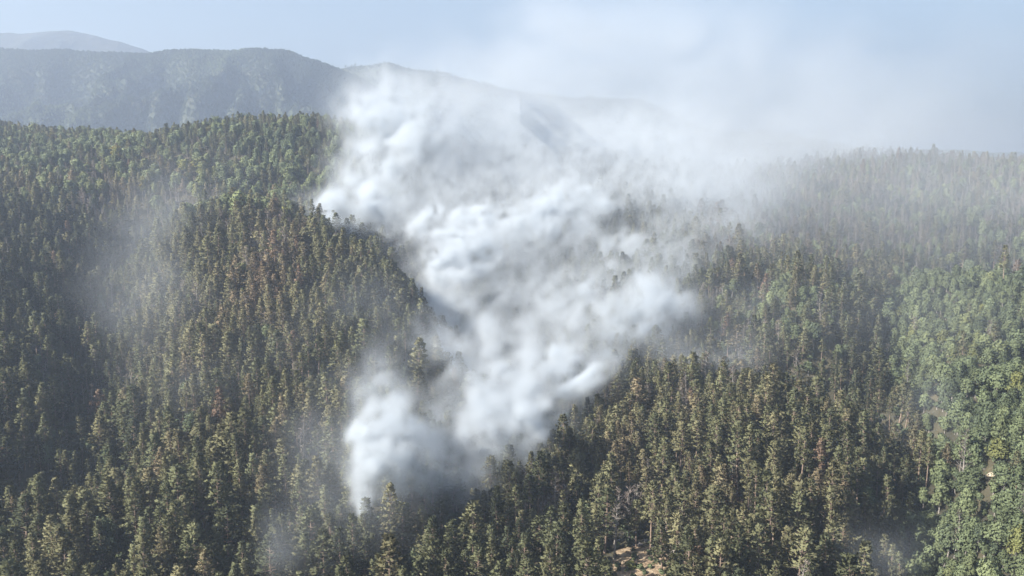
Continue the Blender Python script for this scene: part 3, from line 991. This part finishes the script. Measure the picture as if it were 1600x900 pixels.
def smoke(name, label, puffs, voxel, mat, seed, stretch=(1, 1, 1)):
    """puffs: (px, py, distance, radius in px, optical depth, softness 0..1); builds a density grid"""
    pf = []
    for px, py, Y, r, tau, soft in puffs:
        x, y, z = P(px, py, Y)
        R = r / F * Y
        pf.append((x, y, z, R, tau / (1.15 * R), soft))
    A = np.array(pf)
    R1 = A[:, 3] * 2.0
    lo = np.array([(A[:, k] - R1 * stretch[k]).min() for k in range(3)]); hi = np.array([(A[:, k] + R1 * stretch[k]).max() for k in range(3)])
    n3 = np.maximum(4, np.ceil((hi - lo) / voxel).astype(int) + 1)
    hi = lo + (n3 - 1) * voxel
    ax = [np.arange(n3[k], dtype=np.float32) * voxel + lo[k] for k in range(3)]
    X, Y, Z = np.meshgrid(*ax, indexing='ij')
    base = float(np.median(A[:, 3]))
    X0, Y0, Z0 = X, Y, Z
    wp = []
    for k in range(3):
        o1 = seed * 3.1 + 11.7 * k
        w1 = vnoise3(X / (base * 1.7 * stretch[0]) + o1, Y / (base * 1.7) + o1 * .3, Z / (base * 1.7) + o1 * .7)
        w2 = vnoise3(X / (base * .6 * stretch[0]) + o1, Y / (base * .6) + o1 * .9, Z / (base * .6) + o1 * .4)
        wp.append((WARP * base * (1.3 * w1 + .5 * w2)).astype(np.float32))
    X = X + wp[0] * stretch[0]; Y = Y + wp[1]; Z = Z + wp[2]
    # the billows are drawn out along the drift
    al = .25 * (.62 * X + .35 * Y + .70 * Z)
    XN, YN, ZN = X - .62 * al, Y - .35 * al, Z - .70 * al
    # billow noise in metres: several octaves, from about a puff down to the voxel
    nse = np.zeros(X.shape, np.float32); bil = np.zeros(X.shape, np.float32); amp = 1.0; tot = 0; s = base * .95
    while s > voxel * 1.6:
        q = vnoise3(XN / (s * stretch[0]) + seed, YN / s + seed * 2.3, ZN / s + seed * .7)
        nse += amp * q * 2; bil += amp * (1 - 4 * np.abs(q)); tot += amp
        amp *= .9; s *= .52
    nse /= max(1e-4, float(nse.std())); bil -= bil.mean(); bil /= max(1e-4, float(bil.std()))
    D = np.zeros(X.shape, np.float32)
    for x, y, z, R, dn, soft in pf:
        sl_ = []
        for k, cc in enumerate((x, y, z)):
            a = max(0, int((cc - R * 2.0 * stretch[k] - lo[k]) / voxel)); b = min(n3[k], int((cc + R * 2.0 * stretch[k] - lo[k]) / voxel) + 2)
            sl_.append(slice(a, b))
        sl_ = tuple(sl_)
        q = np.sqrt(((X[sl_] - x) / stretch[0]) ** 2 + ((Y[sl_] - y) / stretch[1]) ** 2 + ((Z[sl_] - z) / stretch[2]) ** 2) / R
        g_ = np.exp(-1.7 * q * q) * np.clip((1.95 - q) / .5, 0, 1)
        c_ = max(.2, 1.12 - .5 * soft)
        D[sl_] += 1.15 * dn * g_ * np.clip(1 + c_ * nse[sl_] + .25 * c_ * bil[sl_], 0, 4) ** (1.6 - .5 * soft)
    D = np.maximum(D - 1e-5, 0)
    n = D.size
    me = bpy.data.meshes.new(name)
    me.vertices.add(n)
    me.vertices.foreach_set('co', np.stack([X0, Y0, Z0], -1).astype(np.float32).ravel())
    at = me.attributes.new('puff', 'FLOAT', 'POINT')
    at.data.foreach_set('value', D.astype(np.float32).ravel())
    o = link(name, me)
    tag(o, label, kind='stuff')
    me.materials.append(mat)
    g = bpy.data.node_groups.new(name + '_nodes', 'GeometryNodeTree')
    g.interface.new_socket('Geometry', in_out='INPUT', socket_type='NodeSocketGeometry')
    g.interface.new_socket('Geometry', in_out='OUTPUT', socket_type='NodeSocketGeometry')
    nd = g.nodes.new; L = g.links.new
    gi = nd('NodeGroupInput'); go = nd('NodeGroupOutput')
    pos = nd('GeometryNodeInputPosition')
    sb = nd('ShaderNodeVectorMath'); sb.operation = 'SUBTRACT'; sb.inputs[1].default_value = tuple(float(v) for v in lo)
    L(pos.outputs[0], sb.inputs[0])
    sc_ = nd('ShaderNodeVectorMath'); sc_.operation = 'SCALE'; sc_.inputs['Scale'].default_value = 1.0 / voxel
    L(sb.outputs[0], sc_.inputs[0])
    sp = nd('ShaderNodeSeparateXYZ'); L(sc_.outputs[0], sp.inputs[0])

    def mth(op, a, b):
        q = nd('ShaderNodeMath'); q.operation = op
        for i, v in enumerate((a, b)):
            if v is None: continue
            if isinstance(v, (int, float)): q.inputs[i].default_value = v
            else: L(v, q.inputs[i])
        return q.outputs[0]

    def f2i(a):
        q = nd('FunctionNodeFloatToInt'); q.rounding_mode = 'ROUND'; L(a, q.inputs[0]); return q.outputs[0]

    def im(op, a, b):
        q = nd('FunctionNodeIntegerMath'); q.operation = op
        for i, v in enumerate((a, b)):
            if isinstance(v, int): q.inputs[i].default_value = v
            else: L(v, q.inputs[i])
        return q.outputs[0]
    ix, iy, iz = (f2i(sp.outputs[k]) for k in range(3))
    idx = im('ADD', im('MULTIPLY', im('ADD', im('MULTIPLY', ix, int(n3[1])), iy), int(n3[2])), iz)
    na = nd('GeometryNodeInputNamedAttribute'); na.data_type = 'FLOAT'; na.inputs['Name'].default_value = 'puff'
    si = nd('GeometryNodeSampleIndex'); si.data_type = 'FLOAT'; si.domain = 'POINT'; si.clamp = True
    L(gi.outputs[0], si.inputs['Geometry']); L(na.outputs[0], si.inputs['Value']); L(idx, si.inputs['Index'])
    vc = nd('GeometryNodeVolumeCube')
    vc.inputs['Min'].default_value = tuple(float(v) for v in lo); vc.inputs['Max'].default_value = tuple(float(v) for v in hi)
    for k, w in enumerate(('X', 'Y', 'Z')): vc.inputs['Resolution ' + w].default_value = int(n3[k])
    L(si.outputs[0], vc.inputs['Density'])
    sm = nd('GeometryNodeSetMaterial'); sm.inputs['Material'].default_value = mat
    L(vc.outputs[0], sm.inputs['Geometry']); L(sm.outputs[0], go.inputs[0])
    md = o.modifiers.new('smoke', 'NODES'); md.node_group = g
    print('smoke', name, n3, n, float(D.max()))
    return o


def billows(seed, px, py, Y, rx, ry, n, r0, r1, tau, soft=.15):
    """a crowd of small puffs filling an oval"""
    rnd = random.Random(seed)
    out = []
    for k in range(n):
        a = rnd.uniform(0, 6.283); q = math.sqrt(rnd.random())
        out.append((px + math.cos(a) * q * rx, py + math.sin(a) * q * ry, Y + rnd.uniform(-12, 12) + (py - (py + math.sin(a) * q * ry)) * .5, rnd.uniform(r0, r1), tau * rnd.uniform(.35, .85), soft))
    return out


smoke('smoke_column', 'small bright white smoke column rising from the pines', [
    (562, 788, 298, 14, .8, .4), (570, 755, 300, 26, .7, .6), (580, 715, 303, 38, .7, .6), (592, 680, 307, 46, .7, .6), (625, 680, 310, 50, .6, .7),
    (612, 735, 305, 44, .5, .8), (655, 705, 315, 52, .55, .8), (690, 690, 320, 44, .4, .9), (645, 750, 312, 50, .35, .9), (600, 630, 316, 50, .45, .8), (590, 585, 322, 50, .3, .9), (710, 735, 322, 54, .3, .9)]
    + billows(31, 564, 772, 299, 12, 24, 12, 7, 13, .9) + billows(32, 574, 728, 302, 18, 30, 14, 9, 18, .75) + billows(33, 592, 685, 307, 34, 28, 16, 10, 22, .6) + billows(34, 636, 692, 312, 36, 30, 7, 12, 24, .4) + billows(35, 596, 630, 316, 30, 34, 7, 14, 26, .3, .5),
    1.4, M_smoke, 1.3)

smoke('smoke_plume', 'large billowing white smoke plume filling the hollow', [
    # the broad thin body
    (755, 730, 362, 44, 0.396, 0.8), (800, 700, 372, 50, 0.495, 0.8), (770, 650, 390, 54, 0.594, 0.7), (845, 650, 405, 50, 0.495, 0.8), (750, 610, 420, 50, 0.594, 0.7), (830, 600, 440, 60, 0.594, 0.7), (905, 580, 455, 56, 0.594, 0.7),
    (690, 590, 425, 44, 0.396, 0.9), (668, 530, 450, 46, 0.347, 0.9), (640, 640, 390, 44, 0.297, 0.9), (700, 640, 395, 44, 0.495, 0.9), (740, 560, 490, 60, 0.594, 0.7), (820, 540, 520, 70, 0.594, 0.7), (900, 520, 520, 70, 0.594, 0.7), (970, 520, 530, 64, 0.594, 0.7),
    (1020, 470, 570, 66, 0.475, 0.7), (700, 490, 580, 60, 0.693, 0.6), (780, 470, 610, 80, 0.475, 0.7), (870, 460, 620, 80, 0.475, 0.7), (960, 430, 650, 76, 0.475, 0.7), (690, 410, 650, 64, 0.554, 0.6), (760, 390, 680, 70, 0.554, 0.6), (850, 370, 700, 76, 0.475, 0.7),
    (1050, 420, 640, 66, 0.475, 0.8), (1080, 370, 700, 70, 0.396, 0.9), (1010, 360, 720, 70, 0.154, 0.9), (620, 360, 735, 60, 0.554, 0.7), (700, 320, 780, 70, 0.68, 0.8), (800, 310, 780, 70, 0.486, 0.8), (890, 310, 770, 70, 0.68, 0.8), (960, 300, 780, 64, 0.284, 0.8), (1040, 310, 790, 70, 0.68, 0.8), (1100, 330, 780, 70, 0.486, 0.9), (1000, 250, 850, 80, 0.68, 0.8), (900, 250, 860, 80, 0.68, 0.8), (800, 250, 860, 80, 0.68, 0.8), (1090, 250, 860, 80, 0.486, 0.9)]
    # the bright dense billows
    + billows(1, 765, 672, 376, 48, 32, 16, 13, 26, 1.0) + billows(2, 825, 650, 392, 34, 36, 9, 13, 24, .8) + billows(3, 780, 610, 425, 50, 34, 12, 14, 28, .8) + billows(4, 905, 575, 450, 52, 36, 16, 13, 26, 1.0)
    + billows(5, 850, 560, 470, 50, 30, 9, 14, 28, .7) + billows(6, 700, 445, 605, 40, 50, 18, 13, 28, 1.1) + billows(7, 735, 390, 655, 50, 34, 12, 14, 28, .9) + billows(8, 700, 352, 700, 60, 24, 14, 13, 26, .9)
    + billows(9, 810, 345, 715, 80, 30, 16, 14, 30, .9) + billows(10, 900, 330, 740, 50, 34, 9, 16, 32, .7) + billows(11, 1035, 465, 580, 50, 56, 16, 14, 30, .6, .4) + billows(12, 980, 490, 550, 50, 40, 12, 16, 30, .7)
    + billows(13, 900, 480, 590, 60, 40, 8, 16, 30, .5) + billows(14, 730, 530, 530, 50, 40, 9, 14, 28, .6) + billows(15, 940, 390, 690, 60, 40, 7, 18, 34, .5),
    1.65, M_smoke, 4.1)

smoke('smoke_puff', 'bright white smoke puff behind the crest of the left spur', [
    (520, 350, 735, 40, .8, .6), (550, 335, 750, 50, .8, .6), (600, 320, 770, 60, .8, .7), (470, 335, 750, 34, .35, .9), (570, 280, 800, 56, .7, .7), (610, 250, 820, 60, .8, .7), (580, 210, 840, 56, .7, .7), (640, 200, 845, 64, .7, .7),
    (575, 165, 850, 50, .5, .8), (660, 270, 830, 64, .6, .7), (690, 190, 860, 74, .6, .8), (610, 145, 870, 56, .4, .8)]
    + billows(21, 515, 345, 738, 28, 28, 18, 11, 22, 1.2) + billows(22, 555, 325, 752, 36, 28, 12, 13, 26, .9) + billows(23, 600, 230, 830, 46, 50, 9, 18, 34, .5),
    2.8, M_smoke, 7.7)

smoke('smoke_drift', 'thin pale smoke drifting up and away to the right', [
    (620, 180, 900, 80, 0.143, 0.8), (700, 240, 900, 90, 0.522, 0.8), (760, 290, 870, 90, 0.57, 0.8), (720, 180, 930, 90, 0.19, 0.8), (830, 220, 930, 110, 0.456, 0.8), (930, 260, 900, 110, 0.76, 0.7), (1040, 240, 940, 100, 0.499, 0.8), (970, 340, 800, 80, 1.3, 0.7), (1060, 320, 820, 90, 1.94, 0.7),
    (1130, 260, 960, 100, 0.644, 0.9), (820, 170, 980, 100, 0.166, 1), (760, 160, 980, 90, 0.119, 1), (900, 110, 1050, 110, 0.463, 1), (870, 50, 1100, 70, 0.361, 0.9), (1000, 70, 1120, 120, 0.412, 1), (960, 170, 1050, 110, 0.166, 1), (1080, 160, 1080, 130, 0.2, 1),
    (1200, 150, 1150, 140, 0.289, 1), (1220, 240, 1000, 120, 0.631, 1), (1330, 230, 1000, 140, 0.324, 1), (1100, 410, 680, 66, 0.972, 0.7), (1120, 350, 760, 80, 0.972, 0.7), (1350, 170, 1150, 140, 0.0902, 1), (1450, 120, 1200, 120, 0.145, 1)],
    6.0, M_thin, 11.9, (1.5, 1, .9))

smoke('smoke_veil', 'wide thin smoke veil over the upper right hillside', [
    (1140, 330, 700, 110, 0.129, 1.8), (1240, 310, 710, 120, 0.126, 1.8), (1350, 300, 720, 130, 0.126, 1.8), (1460, 300, 720, 130, 0.126, 1.8), (1580, 300, 720, 130, 0.126, 1.8), (1700, 300, 720, 130, 0.126, 1.8),
    (1200, 390, 620, 110, 0.0739, 1.8), (1330, 390, 610, 120, 0.0663, 1.8), (1480, 370, 620, 130, 0.0663, 1.8), (1620, 370, 620, 130, 0.0663, 1.8), (1350, 480, 480, 120, 0.037, 1.8), (1520, 480, 460, 130, 0.037, 1.8)],
    8.0, M_thin, 27.1, (1.5, 1, .9))

smoke('smoke_wisps', 'thin blue grey smoke wisps veiling the left spur and hollow', [
    (205, 390, 570, 70, 0.0842, 1.4), (250, 345, 620, 70, 0.0926, 1.4), (310, 305, 670, 60, 0.0926, 1.4), (195, 450, 520, 60, 0.0757, 1.4), (250, 450, 475, 60, 0.0842, 1.4), (225, 530, 430, 70, 0.0673, 1.4), (280, 600, 385, 75, 0.0632, 1.4),
    (520, 510, 445, 70, 0.0926, 1.4), (590, 480, 470, 60, 0.0842, 1.4), (620, 570, 410, 60, 0.0926, 1.4), (400, 560, 410, 80, 0.0337, 1.4)],
    4.5, M_thin, 15.3, (1.1, 1, 1.3))

smoke('low_smoke', 'thin grey smoke lying low between the near pines', [
    (510, 770, 288, 80, 0.0918, 1.4), (490, 690, 318, 75, 0.0762, 1.4), (450, 850, 250, 80, 0.0918, 1.4), (420, 860, 246, 34, 0.112, 1.4), (570, 840, 270, 80, 0.0714, 1.4), (540, 640, 350, 65, 0.0762, 1.4), (660, 740, 330, 70, 0.0762, 1.4), (720, 750, 350, 60, 0.102, 1.4)],
    3.0, M_thin, 18.1, (1, 1, 1.3))

smoke('ravine_smoke', 'thin blue smoke lying in the dark right hollow', [
    (1100, 540, 495, 60, 0.154, 1.4), (1170, 560, 485, 50, 0.154, 1.4), (1050, 540, 490, 55, 0.175, 1.4), (1170, 490, 550, 75, 0.112, 1.4), (1410, 870, 255, 70, 0.112, 1.4), (1450, 650, 395, 60, 0.084, 1.4)],
    4.0, M_thin, 21.7, (1.1, 1, 1.2))

# =====================================================================
# haze: the air itself
# =====================================================================
zt = 800.0
hz = link('haze', mesh_from('haze', box_verts(-5000, 5000, -1400, 7300, Z_LOW - 30, zt), BF))
tag(hz, 'pale blue summer haze filling the air over the hills', kind='stuff')
m, n, out = new_mat('haze_air')
pv = n.nodes.new('ShaderNodeVolumePrincipled')
pv.inputs['Color'].default_value = (0.435, 0.52, 0.66, 1)
pv.inputs['Density'].default_value = HAZE_DENSITY
pv.inputs['Density Attribute'].default_value = ''
pv.inputs['Anisotropy'].default_value = 0.3
n.links.new(pv.outputs[0], out.inputs['Volume'])
hz.data.materials.append(m)
print('trees', N, 'singles', int(single.sum()), 'tris', sum(len(o.data.polygons) for o in COL.objects if o.type == 'MESH'))
